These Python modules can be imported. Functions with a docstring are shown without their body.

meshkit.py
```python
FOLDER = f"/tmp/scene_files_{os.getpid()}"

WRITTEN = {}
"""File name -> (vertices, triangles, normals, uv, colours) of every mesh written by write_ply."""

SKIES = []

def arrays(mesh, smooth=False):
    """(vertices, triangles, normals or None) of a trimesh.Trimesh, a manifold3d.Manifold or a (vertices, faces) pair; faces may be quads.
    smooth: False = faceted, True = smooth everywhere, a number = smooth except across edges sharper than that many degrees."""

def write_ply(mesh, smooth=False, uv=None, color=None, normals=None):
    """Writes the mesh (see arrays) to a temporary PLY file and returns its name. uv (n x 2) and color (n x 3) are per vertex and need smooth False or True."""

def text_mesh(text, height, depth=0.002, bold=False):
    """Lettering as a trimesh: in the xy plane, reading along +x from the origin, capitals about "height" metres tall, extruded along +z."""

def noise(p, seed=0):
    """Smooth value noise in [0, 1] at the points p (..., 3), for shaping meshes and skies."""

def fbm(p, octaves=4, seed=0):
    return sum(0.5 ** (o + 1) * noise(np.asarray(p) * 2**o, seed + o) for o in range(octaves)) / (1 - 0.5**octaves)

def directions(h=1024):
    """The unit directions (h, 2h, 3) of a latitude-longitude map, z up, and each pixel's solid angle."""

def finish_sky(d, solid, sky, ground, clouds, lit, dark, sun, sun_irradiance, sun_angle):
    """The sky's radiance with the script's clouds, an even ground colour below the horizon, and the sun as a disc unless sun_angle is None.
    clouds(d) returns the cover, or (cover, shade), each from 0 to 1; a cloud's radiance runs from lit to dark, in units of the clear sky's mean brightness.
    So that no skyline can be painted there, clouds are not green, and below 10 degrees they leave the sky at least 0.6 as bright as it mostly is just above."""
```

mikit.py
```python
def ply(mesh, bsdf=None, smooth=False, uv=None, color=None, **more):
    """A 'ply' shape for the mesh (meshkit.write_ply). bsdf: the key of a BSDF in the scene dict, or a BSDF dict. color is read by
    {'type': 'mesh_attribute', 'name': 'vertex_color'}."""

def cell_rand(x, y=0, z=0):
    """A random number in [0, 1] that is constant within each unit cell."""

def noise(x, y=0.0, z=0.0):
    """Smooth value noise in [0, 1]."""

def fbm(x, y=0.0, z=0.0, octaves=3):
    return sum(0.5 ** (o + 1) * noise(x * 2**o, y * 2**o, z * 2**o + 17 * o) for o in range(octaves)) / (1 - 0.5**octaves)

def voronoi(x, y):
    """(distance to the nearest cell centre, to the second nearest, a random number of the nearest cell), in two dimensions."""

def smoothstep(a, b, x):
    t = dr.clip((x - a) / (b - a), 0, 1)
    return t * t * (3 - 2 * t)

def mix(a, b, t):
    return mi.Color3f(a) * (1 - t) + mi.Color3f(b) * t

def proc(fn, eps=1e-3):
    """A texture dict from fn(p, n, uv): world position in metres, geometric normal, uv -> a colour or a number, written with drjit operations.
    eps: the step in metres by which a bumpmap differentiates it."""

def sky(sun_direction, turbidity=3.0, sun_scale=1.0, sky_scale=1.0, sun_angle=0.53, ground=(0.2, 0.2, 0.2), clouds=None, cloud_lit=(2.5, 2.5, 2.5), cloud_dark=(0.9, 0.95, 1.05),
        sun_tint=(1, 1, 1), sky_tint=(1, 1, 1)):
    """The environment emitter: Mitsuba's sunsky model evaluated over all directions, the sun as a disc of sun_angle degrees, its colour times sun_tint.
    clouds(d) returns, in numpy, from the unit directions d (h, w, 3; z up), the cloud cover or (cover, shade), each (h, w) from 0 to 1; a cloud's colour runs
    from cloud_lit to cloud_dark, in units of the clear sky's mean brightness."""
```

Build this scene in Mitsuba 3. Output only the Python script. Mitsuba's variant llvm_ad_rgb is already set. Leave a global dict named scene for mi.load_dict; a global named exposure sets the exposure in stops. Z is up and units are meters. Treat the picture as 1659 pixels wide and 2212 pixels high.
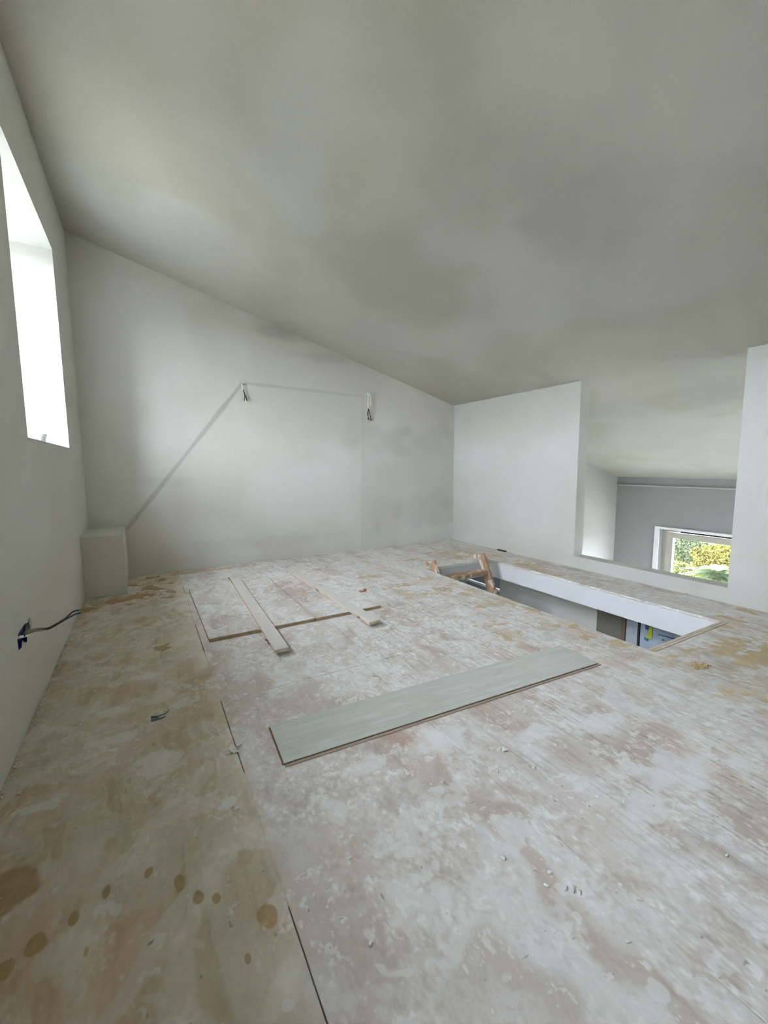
import math, random
import numpy as np
import trimesh
import drjit as dr
import mitsuba as mi
import mikit
from mikit import fbm, noise, voronoi, smoothstep, cell_rand
from manifold3d import Manifold

# ------------------------------------------------------------------ camera, sky, exposure
U = 0.876          # metres per modelling unit: the camera stands one unit above the loft floor
scene, labels = {}, {}
exposure = 7.22
RIGHT = np.array([0.8699126, -0.4931683, -0.0060910])
DOWN = np.array([-0.0594168, -0.0925311, -0.9939354])
FWD = np.array([0.4896138, 0.8649989, -0.1097965])
M = np.eye(4)
M[:3, 0], M[:3, 1], M[:3, 2], M[:3, 3] = -RIGHT, -DOWN, FWD, [0, 0, U]
scene['camera'] = {'type': 'perspective', 'fov': 84.5087, 'fov_axis': 'x', 'near_clip': 0.02, 'far_clip': 500.0,
                   'to_world': mi.ScalarTransform4f(M.tolist())}


def cloud_cover(d):
    import meshkit
    q = meshkit.fbm(d * np.array([3, 3, 6.0]), 4, 3)
    return 0.85 + 0.15 * q, 0.25 * meshkit.fbm(d * 2.2 + 5, 3, 9)


scene['sky'] = mikit.sky([0.25, 0.55, 0.8], turbidity=4, sun_scale=0.0, sky_scale=1.0, ground=(0.09, 0.09, 0.085), clouds=cloud_cover,
                         cloud_lit=(2.2, 2.4, 2.70), cloud_dark=(1.55, 1.8, 2.15), sky_tint=(.98, 1.0, 1.05))

# ------------------------------------------------------------------ helpers
rng = np.random.default_rng(7)


def num(key):
    if key not in scene and not any(k.startswith(key + '__') for k in scene):
        return key
    n = 1
    while f'{key}_{n:03d}' in scene or any(k.startswith(f'{key}_{n:03d}__') for k in scene):
        n += 1
    return f'{key}_{n:03d}'


def add(key, mesh, mat, smooth=False):
    key = num(key)
    if isinstance(mesh, Manifold):
        m = mesh.to_mesh()
        mesh = trimesh.Trimesh(m.vert_properties[:, :3], m.tri_verts, process=False)
    mesh = mesh.copy()
    mesh.apply_scale(U)
    scene[key] = mikit.ply(mesh, mat, smooth=smooth)
    return key


def struct(key, label=None):
    labels[key] = {'kind': 'structure'}
    if label:
        labels[key]['label'] = label


def tag(key, label, cat, group=None, kind=None):
    labels[key] = {'label': label, 'category': cat}
    if group:
        labels[key]['group'] = group
    if kind:
        labels[key]['kind'] = kind


def bx(lo, hi, ch=0.0):
    lo, hi = np.array(lo, float), np.array(hi, float)
    if ch <= 0:
        return trimesh.creation.box(bounds=[lo, hi])
    pts = []
    for sx in (0, 1):
        for sy in (0, 1):
            for sz in (0, 1):
                c = np.where([sx, sy, sz], hi, lo)
                s = np.where([sx, sy, sz], -1, 1) * ch
                for a in range(3):
                    q = c + s
                    q[a] = c[a]
                    pts.append(q)
    return trimesh.convex.convex_hull(np.array(pts))


def cat(*ms):
    return trimesh.util.concatenate(list(ms))


def mf(lo, hi):
    lo, hi = np.array(lo, float), np.array(hi, float)
    return Manifold.cube((hi - lo).tolist()).translate(lo.tolist())


def tube(pts, r, sides=8, sub=4):
    """A round tube through the points (Catmull-Rom), closed at both ends; r a number or one per point."""
    p = np.array(pts, float)
    rr = np.broadcast_to(np.asarray(r, float), (len(p),))
    q = np.vstack([2 * p[0] - p[1], p, 2 * p[-1] - p[-2]])
    out, ro = [], []
    for i in range(1, len(q) - 2):
        for k in range(sub):
            t = k / sub
            a, b, c, d = q[i - 1:i + 3]
            out.append(0.5 * (2 * b + (c - a) * t + (2 * a - 5 * b + 4 * c - d) * t * t + (3 * b - a - 3 * c + d) * t ** 3))
            ro.append(rr[i - 1] * (1 - t) + rr[i] * t)
    out.append(p[-1]); ro.append(rr[-1])
    p, rr = np.array(out), np.array(ro)
    tang = np.gradient(p, axis=0)
    tang /= np.linalg.norm(tang, axis=1, keepdims=True) + 1e-12
    up = np.array([0.31, 0.22, 0.93])
    v, f = [], []
    for i in range(len(p)):
        a = np.cross(tang[i], up); a /= np.linalg.norm(a)
        b = np.cross(tang[i], a)
        for k in range(sides):
            w = 2 * math.pi * k / sides
            v.append(p[i] + rr[i] * (math.cos(w) * a + math.sin(w) * b))
    for i in range(len(p) - 1):
        for k in range(sides):
            a, b = i * sides + k, i * sides + (k + 1) % sides
            f += [[a, b, b + sides], [a, b + sides, a + sides]]
    n = len(v)
    v += [p[0], p[-1]]
    for k in range(sides):
        f += [[n, (k + 1) % sides, k], [n + 1, n - sides + k, n - sides + (k + 1) % sides]]
    m = trimesh.Trimesh(v, f, process=False)
    m.fix_normals()
    return m


def lathe(profile, centre, n=40):
    m = trimesh.creation.revolve(np.array(profile, float), sections=n)
    m.apply_translation(centre)
    return m


# ------------------------------------------------------------------ materials
def rgb(*c):
    return {'type': 'rgb', 'value': list(c)}


def mat(name, refl):
    scene[name] = {'type': 'twosided', 'bsdf': {'type': 'diffuse', 'reflectance': refl if isinstance(refl, dict) else rgb(*refl)}}
    return name


def gloss(name, refl, rough=0.4, metallic=0.0, spec=0.5):
    scene[name] = {'type': 'twosided', 'bsdf': {'type': 'principled', 'base_color': refl if isinstance(refl, dict) else rgb(*refl),
                                                'roughness': rough, 'metallic': metallic, 'specular': spec}}
    return name


def C(r, g, b):
    return mi.Color3f(r, g, b)


def lerp(a, b, t):
    return a * (1 - t) + b * t


def blob(x, y, cx, cy, rx, ry, warp, soft=0.25):
    """1 inside a ragged ellipse, 0 outside."""
    d = dr.sqrt(dr.square((x - cx) / rx) + dr.square((y - cy) / ry)) + warp
    return 1 - smoothstep(1 - soft, 1 + soft, d)


def segd(x, y, ax, ay, bx_, by):
    """(distance to a segment, position along it 0..1)"""
    dx, dy = bx_ - ax, by - ay
    t = dr.clip(((x - ax) * dx + (y - ay) * dy) / (dx * dx + dy * dy), 0, 1)
    return dr.sqrt(dr.square(x - ax - t * dx) + dr.square(y - ay - t * dy)), t


def rot2(x, y, a):
    c, s = math.cos(a), math.sin(a)
    return x * c + y * s, y * c - x * s


# brown stains of bare wood and spilt stain: (x, y, half width, half length) on the floor, in modelling units
STAINS = [(-.33, 1.215, .05, .05), (-.258, 1.045, .02, .024), (-.30, 1.02, .017, .028), (-.194, 1.077, .009, .022), (-.135, 1.102, .011, .02),
          (-.163, .976, .01, .02), (-.049, 1.112, .009, .014), (.017, 1.043, .008, .018), (.055, .987, .012, .018), (.089, .962, .011, .016),
          (.185, .865, .018, .026), (.126, .801, .006, .011), (.032, 2.565, .04, .04), (-.40, 3.56, .043, .05), (-.25, 3.66, .10, .06),
          (-.06, 3.70, .14, .07), (.0, 4.3, .07, .06), (.09, 4.17, .06, .05), (.45, 4.32, .28, .04), (-.02, 3.95, .07, .05), (-.12, 4.10, .035, .05),
          (.06, 3.86, .03, .03), (.13, 3.72, .03, .04), (.1, 3.58, .05, .03), (-.14, 3.53, .05, .03), (.15, 4.0, .025, .03),
          (3.05, 3.80, .17, .07), (2.80, 3.88, .12, .04), (3.0, 3.50, .18, .06), (3.3, 3.4, .07, .12), (3.30, 2.9, .10, .20), (3.22, 2.6, .05, .15),
          (1.86, 2.93, .19, .05), (1.74, 2.78, .06, .09), (1.80, 2.62, .12, .05), (2.12, 2.98, .12, .05), (2.2, 2.77, .05, .07), (2.05, 2.66, .06, .06),
          (2.24, 2.5, .05, .07), (2.13, 2.47, .04, .05), (2.28, 2.2, .05, .10), (2.17, 2.2, .05, .06), (2.04, 2.19, .05, .05), (2.26, 1.95, .05, .09),
          (1.84, 1.9, .12, .06), (1.84, 1.72, .10, .05), (2.15, 1.7, .06, .05), (2.2, 1.5, .06, .05), (2.24, 1.62, .05, .03), (1.6, 2.2, .05, .03),
          (1.75, 3.32, .14, .04), (2.345, .985, .05, .03), (2.30, 1.09, .07, .03), (2.24, 1.06, .035, .025), (2.20, .78, .10, .06), (2.65, .86, .14, .07), (2.55, .70, .22, .06), (2.85, .78, .2, .07), (3.2, .95, .15, .06), (2.5, 1.08, .12, .03),
          (2.45, .90, .10, .05), (3.10, 1.20, .16, .07), (3.55, 1.2, .08, .08), (2.36, .70, .16, .05), (2.75, 1.0, .2, .05), (3.0, .8, .2, .1),
          (1.19, 3.78, .035, .05), (1.09, 3.67, .04, .04), (.72, 4.33, .1, .02), (2.25, 1.33, .05, .05), (2.42, 3.7, .14, .03)]
# pale plaster smears and drips: (x, y, half width, half length)
SMEARS = [(-.182, 1.987, .045, .05), (.795, .356, .015, .021), (1.49, .65, .11, .07), (.436, 1.053, .03, .04), (.482, .712, .05, .055), (.815, .745, .045, .05),
          (.645, .513, .012, .022), (.55, .715, .024, .027), (-.132, 1.065, .03, .03), (1.139, .773, .03, .03), (.407, 1.09, .022, .016), (-.126, 1.771, .05, .035),
          (-.017, 1.537, .06, .05), (.172, 1.245, .02, .02), (1.49, .93, .13, .05), (.174, .687, .01, .01), (-.033, .931, .014, .011), (1.094, .449, .018, .02),
          (.891, .607, .011, .025), (.594, 1.185, .07, .035), (.897, 1.148, .08, .05), (1.68, .557, .07, .05), (1.217, .603, .06, .05), (.72, .98, .05, .03),
          (1.25, 1.02, .08, .03), (-.33, 1.5, .05, .02), (.08, 1.9, .03, .05), (-.05, 2.25, .07, .03), (1.35, .8, .03, .08), (.35, .55, .03, .05)]


def floor_color(p, n, uv):
    x, y = p.x / U, p.y / U
    wx = noise(x * 9, y * 9, 3.3) - .5
    wy = noise(x * 9, y * 9, 8.1) - .5
    w2 = noise(x * 31, y * 31, 1.7) - .5
    fine = noise(x * 110, y * 80, 2.2)
    grain = noise(x * 95 + wx * 3, y * 5.5 + wy, .4)            # the veneer's grain runs along y
    grain2 = noise(x * 260, y * 11, 4.4)
    xl = smoothstep(.20, .26, x)                                # 0 on the tan board by the left wall
    far = smoothstep(1.3, 2.3, x)
    # wood under the dust
    warm = noise(x * 2.6 + wx, y * 1.9 + wy, 6.6)
    wood = lerp(C(.445, .372, .268), C(.405, .35, .302), xl)
    wood = lerp(wood, C(.47, .41, .33), far * .55)
    wood = wood * (.86 + .22 * grain + .12 * (fine - .5)) * (.92 + .16 * warm)
    wood = lerp(wood, wood * C(1.05, .90, .80), smoothstep(.55, .8, noise(x * 5 + w2 * .5, y * 3.2, 12.5)) * .8)
    # thin plaster dust over everything, streaky, blotchy and gritty
    blotch = fbm(x * 4.6 + wx * 1.5, y * 3.1 + wy * 1.5, 2.5, octaves=5)
    streak = noise(x * 22 + wx * 3.4, y * 3.4, 9.1)
    rough = fbm(x * 62, y * 46, 5.5, octaves=3)
    mid = fbm(x * 17 + w2 * .8, y * 12 + wx * .8, 15.5, octaves=4)
    cover = .46 * blotch + .16 * streak + .34 * rough + .26 * mid - .035 * (1 - xl)
    cover = cover - (1 - xl) * (.34 * .45 * (rough - .5) - .10 * (noise(x * 13 + wx * 2, y * 3.2 + wy * 2, 44.0) - .5))
    dust = smoothstep(.44, .74, cover)
    tone = lerp(C(.535, .500, .430), C(.575, .560, .535), xl) * (.86 + .26 * rough)
    col = lerp(wood * (.84 + .32 * mid), tone, .22 + .68 * dust - .10 * (1 - xl))
    # darker scuffs drawn out along the grain, where feet have worn the dust away
    sc = noise(x * 10 + wx * 2.2, y * 2.7 + wy, 27.0)
    col = lerp(col, wood * C(.82, .765, .715), smoothstep(.60, .86, sc + .55 * (rough - .5) + .45 * (mid - .5)) * .50)
    # brush and trowel strokes on the tan board
    st1 = noise(x * 27 + wx * 2.6, y * 4.2 + wy * 1.5, 51.0)
    col = lerp(col, wood * C(.86, .78, .70), smoothstep(.66, .76, st1 + .4 * (mid - .5)) * .45 * (1 - xl))
    a, b = rot2(x, y, .75)
    st2 = noise(a * 5 + wx * 1.5, b * 17 + wy * 1.5, 61.0)
    col = lerp(col, C(.56, .54, .48) * (.8 + .4 * mid), smoothstep(.64, .76, st2 + .25 * (mid - .5)) * .50 * (1 - xl))
    st3 = noise(a * 3.4 + 9, b * 11 + wx * 1.5, 71.0)
    col = lerp(col, C(.52, .43, .37), smoothstep(.62, .80, st3) * .40 * (1 - xl))
    # trodden plaster spots with ragged rims, most of them faint
    rag = .30 * w2 + .55 * (rough - .5)
    d1, d2, r1 = voronoi(x * 6.4 + wx * 1.1, y * 5.6 + wy * 1.1)
    inner = .82 + .36 * (mid - .5) * 2
    col = lerp(col, C(.62, .61, .59) * inner, (1 - smoothstep(.04 + .18 * r1, .13 + .24 * r1, d1 + rag)) * smoothstep(.55, .80, r1) * lerp(.30, .50, xl))
    d1, d2, r1 = voronoi(x * 19 + w2 * 1.4 + 3, y * 16 + wx * 1.3)
    col = lerp(col, C(.64, .63, .61), (1 - smoothstep(.02 + .12 * r1, .12 + .16 * r1, d1 + .7 * rag)) * smoothstep(.76, .90, r1) * lerp(.25, .55, xl))
    col = lerp(col, C(.66, .65, .63), smoothstep(.64, .74, rough + .5 * (mid - .5)) * lerp(.18, .5, xl))
    # skimming smears pulled over the boards by a trowel
    for k, (ang, sx, sy, th) in enumerate(((.5, 3.2, 13, .70), (-.85, 2.6, 11, .72))):
        a, b = rot2(x, y, ang)
        s = noise(a * sx + wx * .9, b * sy + wy * 1.2, 20.5 + 7 * k)
        col = lerp(col, C(.61, .60, .575), smoothstep(th - .10, th + .08, s + .6 * (rough - .5)) * .42)
    # open grain lines where the dust is thin
    line = noise(x * 125 + wx * 1.2, y * 6.5 + wy, 23.0)
    col = col * (1 - .20 * smoothstep(.62, .84, line + .18 * (grain2 - .5) + .25 * (streak - .5)) * (1 - .45 * dust) * smoothstep(.55, 1.25, x) * smoothstep(.30, .62, noise(x * 2.2, y * 1.7, 33.0) + .15))
    specks = smoothstep(.90, .95, noise(x * 75, y * 75, 14.2))
    col = col * (1 - .35 * specks)
    for cx, cy, rx, ry in SMEARS:
        col = lerp(col, C(.60, .60, .585), blob(x, y, cx, cy, rx, ry, 1.2 * wx + 1.3 * w2 + 1.6 * (rough - .5) + .8 * (mid - .5), .2) * .6)
    # stains and patches worn or left bare
    brown, edge = mi.Float(0), 1.6 * wx + 1.9 * w2
    for i, (cx, cy, rx, ry) in enumerate(STAINS):
        brown = dr.maximum(brown, blob(x, y, cx, cy, rx, ry, edge + 1.2 * (mid - .5) + .8 * (rough - .5) if i > 12 else edge * .62 + .7 * (mid - .5), .22 if i > 12 else .16) * (.9 if i < 13 else 1))
    patchy = smoothstep(.40, .60, .6 * rough + .4 * mid + .35 * (streak - .5))
    nearleft = 1 - smoothstep(.2, .3, x)
    stain = lerp(C(.40, .305, .165), C(.315, .21, .095), nearleft) * (.55 + .45 * rough + .45 * mid)
    col = lerp(col, stain, brown * lerp(.25 + .62 * patchy, mi.Float(.85), nearleft))
    return dr.minimum(col * 1.18, .85)


def wall_plaster(p, n, uv):
    x, y, z = p.x / U, p.y / U, p.z / U
    a = fbm(x * 1.3 + 4, y * 1.3, z * 1.3, octaves=3)
    f = noise(x * 120, y * 120, z * 120)
    c = lerp(C(.535, .525, .47), C(.56, .555, .515), smoothstep(.35, .65, a))
    c = c * dr.select(x > 3, 0.93, 1.15)        # bare plaster on the outer walls, a first thin coat on the partition
    return c * (.985 + .03 * f)


def back_plaster(p, n, uv):
    x, z = p.x / U, p.z / U
    w = noise(x * 7, z * 7, 1.1) - .5
    f = noise(x * 120, z * 120, 5.0)
    a = fbm(x * 1.6, z * 1.4, 3.0, octaves=3)
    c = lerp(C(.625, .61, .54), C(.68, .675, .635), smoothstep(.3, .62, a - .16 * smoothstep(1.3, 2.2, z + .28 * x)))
    # filled cable channels, greyer than the wall
    d, t = segd(x, z, -.155, .445, .905, 1.815)
    k = (1 - smoothstep(.008, .028, d + .018 * w)) * smoothstep(.30, .55, noise(t * 8, 2.2) + .22) * .24
    c = c * (1 - k)
    d, t = segd(x, z, .93, 1.825, 2.26, 1.79)
    c = c * (1 - (1 - smoothstep(.008, .026, d + .012 * w)) * (.17 - .12 * t))
    d, t = segd(x, z, 2.25, 1.78, 2.225, .03)
    c = c * (1 - (1 - smoothstep(.006, .03, dr.abs(d) + .02 * w)) * .07)
    # damp, later-skimmed area on the right of the joint
    damp = smoothstep(2.235, 2.27, x + .02 * w) * (1 - smoothstep(1.25, 1.6, z + .35 * w))
    c = c * (1 - .07 * damp)
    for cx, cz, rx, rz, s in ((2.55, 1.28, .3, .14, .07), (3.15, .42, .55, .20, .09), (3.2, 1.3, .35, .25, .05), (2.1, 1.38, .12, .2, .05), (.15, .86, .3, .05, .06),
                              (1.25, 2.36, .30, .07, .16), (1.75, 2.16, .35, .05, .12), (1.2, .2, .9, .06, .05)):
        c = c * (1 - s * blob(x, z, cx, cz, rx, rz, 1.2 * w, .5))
    return c * (.985 + .03 * f)


def ceiling_plaster(p, n, uv):
    x, y = p.x / U, p.y / U
    w = noise(x * 3, y * 3, 1.5) - .5
    w2 = noise(x * 11, y * 11, 4.5) - .5
    f = noise(x * 120, y * 120, 7.0)
    a = fbm(x * 1.25 + .8 * w, y * 1.05 + .8 * w, 8.0, octaves=3)
    b = fbm(x * .8 + 7, y * .8, 2.0, octaves=2)
    c = lerp(C(.495, .475, .395), C(.55, .535, .47), smoothstep(.32, .68, a))
    c = lerp(c, c * C(.98, 1.0, 1.02), smoothstep(.45, .65, b))
    # damp patches that have not dried yet, and pale dry ones: (x, y, rx, ry, strength)
    for cx, cy, rx, ry, s in ((1.50, 1.62, .34, .42, .10), (1.95, 1.42, .28, .30, .13), (.95, 1.30, .22, .5, .08), (.42, 2.5, .35, .4, .07), (1.8, 2.6, .5, .35, .06),
                              (1.08, 3.95, .18, .35, .07), (1.0, .85, .3, .25, .07), (2.6, 1.5, .4, .6, .06), (1.35, 1.15, .20, .22, -.09), (1.18, 2.25, .18, .30, -.08),
                              (.25, 2.9, .25, .5, -.07), (.05, 1.7, .2, .5, -.06), (1.75, .85, .3, .25, -.06), (2.5, 3.3, .5, .4, -.05), (1.0, 1.85, .2, .3, -.05)):
        c = c * (1 - s * blob(x, y, cx, cy, rx, ry, 1.0 * w + .5 * w2, .6))
    # bands of later filler over the board joints beyond the partition
    c = c * (1 - .07 * smoothstep(.45, .75, noise(x * 2.1 + .2 * w, y * .25, 5.0)) * smoothstep(3.4, 3.8, x))
    return c * (.985 + .03 * f)


def plank_color(p, n, uv):
    a, b = rot2(p.x / U, p.y / U, -.05)
    s = noise(a * 5, b * 130, 2.0)
    s2 = noise(a * 2.2, b * 42, 6.0)
    f = noise(a * 90, b * 160, 3.0)
    c = C(.445, .455, .41) * (.93 + .08 * s + .07 * s2 + .04 * f)
    d = smoothstep(.72, .85, noise(a * 9, b * 75, 11.0))
    c = lerp(c, C(.52, .53, .50), d * .5)
    scr, t = segd(p.x / U, p.y / U, 1.16, 1.36, 1.52, 1.42)
    return c * (1 - .25 * (1 - smoothstep(.0012, .003, scr)) * smoothstep(.4, .6, noise(t * 14, 3.0)))


def batten_color(p, n, uv):
    x, y, z = p.x / U, p.y / U, p.z / U
    g = noise(x * 90, y * 5, z * 90)
    d = fbm(x * 16, y * 7, z * 20, octaves=3)
    wood = lerp(C(.46, .345, .225), C(.57, .45, .325), g)
    top = smoothstep(.3, .8, n.z)
    return lerp(wood, C(.60, .575, .54), smoothstep(.34, .62, d + .24 * top) * (.5 + .40 * top))


def board_edge(p, n, uv):
    x, y, z = p.x / U, p.y / U, p.z / U
    g = noise(x * 30, y * 30, z * 420)
    return lerp(C(.33, .235, .14), C(.47, .36, .23), g) * (.85 + .3 * noise(x * 60, y * 60, 1.0))


def ladder_wood(p, n, uv):
    x, y, z = p.x / U, p.y / U, p.z / U
    g = noise(x * 80, (y + z * .45) * 60, z * 7)
    d = fbm(x * 22 + 4, y * 22, z * 12, octaves=3)
    wood = lerp(C(.33, .215, .13), C(.42, .285, .18), g)
    return lerp(wood, C(.70, .62, .56), smoothstep(.50, .62, d + .22 * smoothstep(.02, .09, z) - .06) * .75)


def wood_strip(p, n, uv):
    x, y = p.x / U, p.y / U
    g = noise(x * 9, y * 160, 2.0)
    return lerp(C(.53, .44, .33), C(.66, .60, .52), g) * (.85 + .25 * fbm(x * 14, y * 20, 1.0))


M_WALL = mat('m_wall', mikit.proc(wall_plaster))
M_BACK = mat('m_back', mikit.proc(back_plaster))
M_CEIL = mat('m_ceiling', mikit.proc(ceiling_plaster))
M_FLOOR = mat('m_floor', mikit.proc(floor_color))
M_BATTEN = mat('m_batten', mikit.proc(batten_color))
M_EDGE = mat('m_edge', mikit.proc(board_edge))
M_LADDER = mat('m_ladder', mikit.proc(ladder_wood))
M_STRIP = mat('m_strip', mikit.proc(wood_strip))
M_PLANK = gloss('m_plank', mikit.proc(plank_color), .5, 0, .3)
M_CORE = mat('m_core', (.19, .115, .075))
M_LIP = mat('m_lip', (.40, .32, .25))
M_LINING = gloss('m_lining', (.55, .55, .555), .45, 0, .3)
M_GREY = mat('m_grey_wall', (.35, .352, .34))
M_RAIL = mat('m_rail', (.46, .46, .45))
M_SLAB = mat('m_slab', (.40, .39, .37))
M_JAMB = mat('m_jamb', (.58, .58, .57))
M_SASH = gloss('m_sash', (.50, .475, .40), .45)
M_WHITE = gloss('m_white', (.82, .82, .81), .4)
M_TUB = gloss('m_tub', (.86, .87, .87), .35)
M_BLUE = gloss('m_blue', (.012, .012, .13), .5)
M_BLACK = gloss('m_black', (.015, .015, .018), .5)
M_BROWNWIRE = gloss('m_brown_wire', (.12, .06, .04), .5)
M_BLUEWIRE = gloss('m_blue_wire', (.03, .12, .20), .5)
M_GREYWIRE = mat('m_grey_wire', (.42, .40, .36))
M_SLEEVE = gloss('m_sleeve', (.74, .74, .70), .5)
M_STEEL = gloss('m_steel', (.42, .41, .40), .45, .9)
M_NAIL = gloss('m_nail', (.06, .055, .05), .6, .6)
M_DAB = mat('m_dab', (.66, .64, .60))
M_CHIP = mat('m_chip', (.66, .65, .63))
M_SAW = mat('m_sawdust', (.46, .34, .19))
M_SPLINTER = mat('m_splinter', (.48, .26, .14))
M_TEAL = mat('m_teal', (.17, .21, .22))
M_DARKBOARD = mat('m_dark_board', (.16, .145, .125))
M_DARKWOOD = mat('m_dark_wood', (.15, .11, .075))
M_BLUEGREY = gloss('m_blue_grey', (.25, .29, .33), .3)
M_FILM = gloss('m_film', (.33, .38, .44), .3)
M_FILM2 = gloss('m_film_pale', (.36, .39, .43), .3)
M_YELLOW = mat('m_yellow', (.40, .45, .07))
M_NAVY = mat('m_navy', (.05, .09, .22))
M_GREEN = mat('m_green', (.07, .17, .17))
M_PALEBLUE = mat('m_pale_blue', (.30, .36, .45))
M_GROUND = mat('m_ground', (.30, .29, .27))
M_LEAF = [mat('m_leaf_yellow', (.085, .076, .020)), mat('m_leaf_green', (.044, .056, .026)), mat('m_leaf_lime', (.072, .080, .024)), mat('m_leaf_pale', (.10, .125, .060))]
M_BARK = mat('m_bark', (.05, .04, .03))
scene['m_glass'] = {'type': 'thindielectric', 'int_ior': 1.5}

# ------------------------------------------------------------------ the setting
XL, XR, XR2, YB, YF = -.445, 3.589, 3.717, 4.456, -3.6
XE, ZB, SLAB = 7.1, -2.9, -.165
CA, CB = 2.7835, -.2826


def cz(x):
    return CA + CB * x


# floor of the loft: a slab with the hatch cut out, boarded with sheets
HX0, HX1, HY0, HY1 = 2.325, 3.138, 1.205, 3.29
BT = .021
slab = mf((XL - .01, YF, SLAB), (3.75, YB + .05, -BT)) - mf((HX0, HY0, -1), (HX1, HY1, 1))
add('floor', slab, M_SLAB); struct('floor')
g = .0016
panels = [(XL, .2285, YF, 4.456)]
panels += [(.2315, .915 - g, YF, -.55), (.2315, .915 - g, -.55 + 2 * g, 1.828), (.2315, .985 - g, 1.828 + 2 * g, YB)]
panels += [(.915 + g, 1.60 - g, YF, .05), (.915 + g, 1.60 - g, .05 + 2 * g, 1.828), (.985 + g, 1.60 - g, 1.828 + 2 * g, YB)]
panels += [(1.60 + g, HX0 - .004, YF, 1.80), (1.60 + g, HX0 - .004, 1.80 + 2 * g, YB)]
panels += [(HX0 - .004 + 2 * g, HX1 + .004, YF, HY0 - .036), (HX0 - .004 + 2 * g, HX1 + .004, HY1 + .002, YB)]
panels += [(HX1 + .004 + 2 * g, XR + .01, YF, 1.9), (HX1 + .004 + 2 * g, XR + .01, 1.9 + 2 * g, YB)]
for x0, x1, y0, y1 in panels:
    add('floor__panel', bx((x0, y0, -BT), (x1, y1, 0), .0012), M_FLOOR)
jr = np.random.default_rng(3)
fill = []
for x0, x1, ya, yb_, share in ((.2286, .2314, .86, 4.4, .45), (.915 - g, .915 + g, .1, 1.82, .6), (.985 - g, .985 + g, 1.84, 4.4, .75), (1.60 - g, 1.60 + g, -.5, 4.4, .9), (HX0 - .004, HX0 - .004 + 2 * g, 3.3, 4.4, .9)):
    yy = ya
    while yy < yb_:
        step = jr.uniform(.04, .30)
        if jr.random() < share:
            fill.append(bx((x0, yy, -.006), (x1, min(yy + step, yb_), -.0006 - .0008 * jr.random())))
        yy += step
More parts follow.
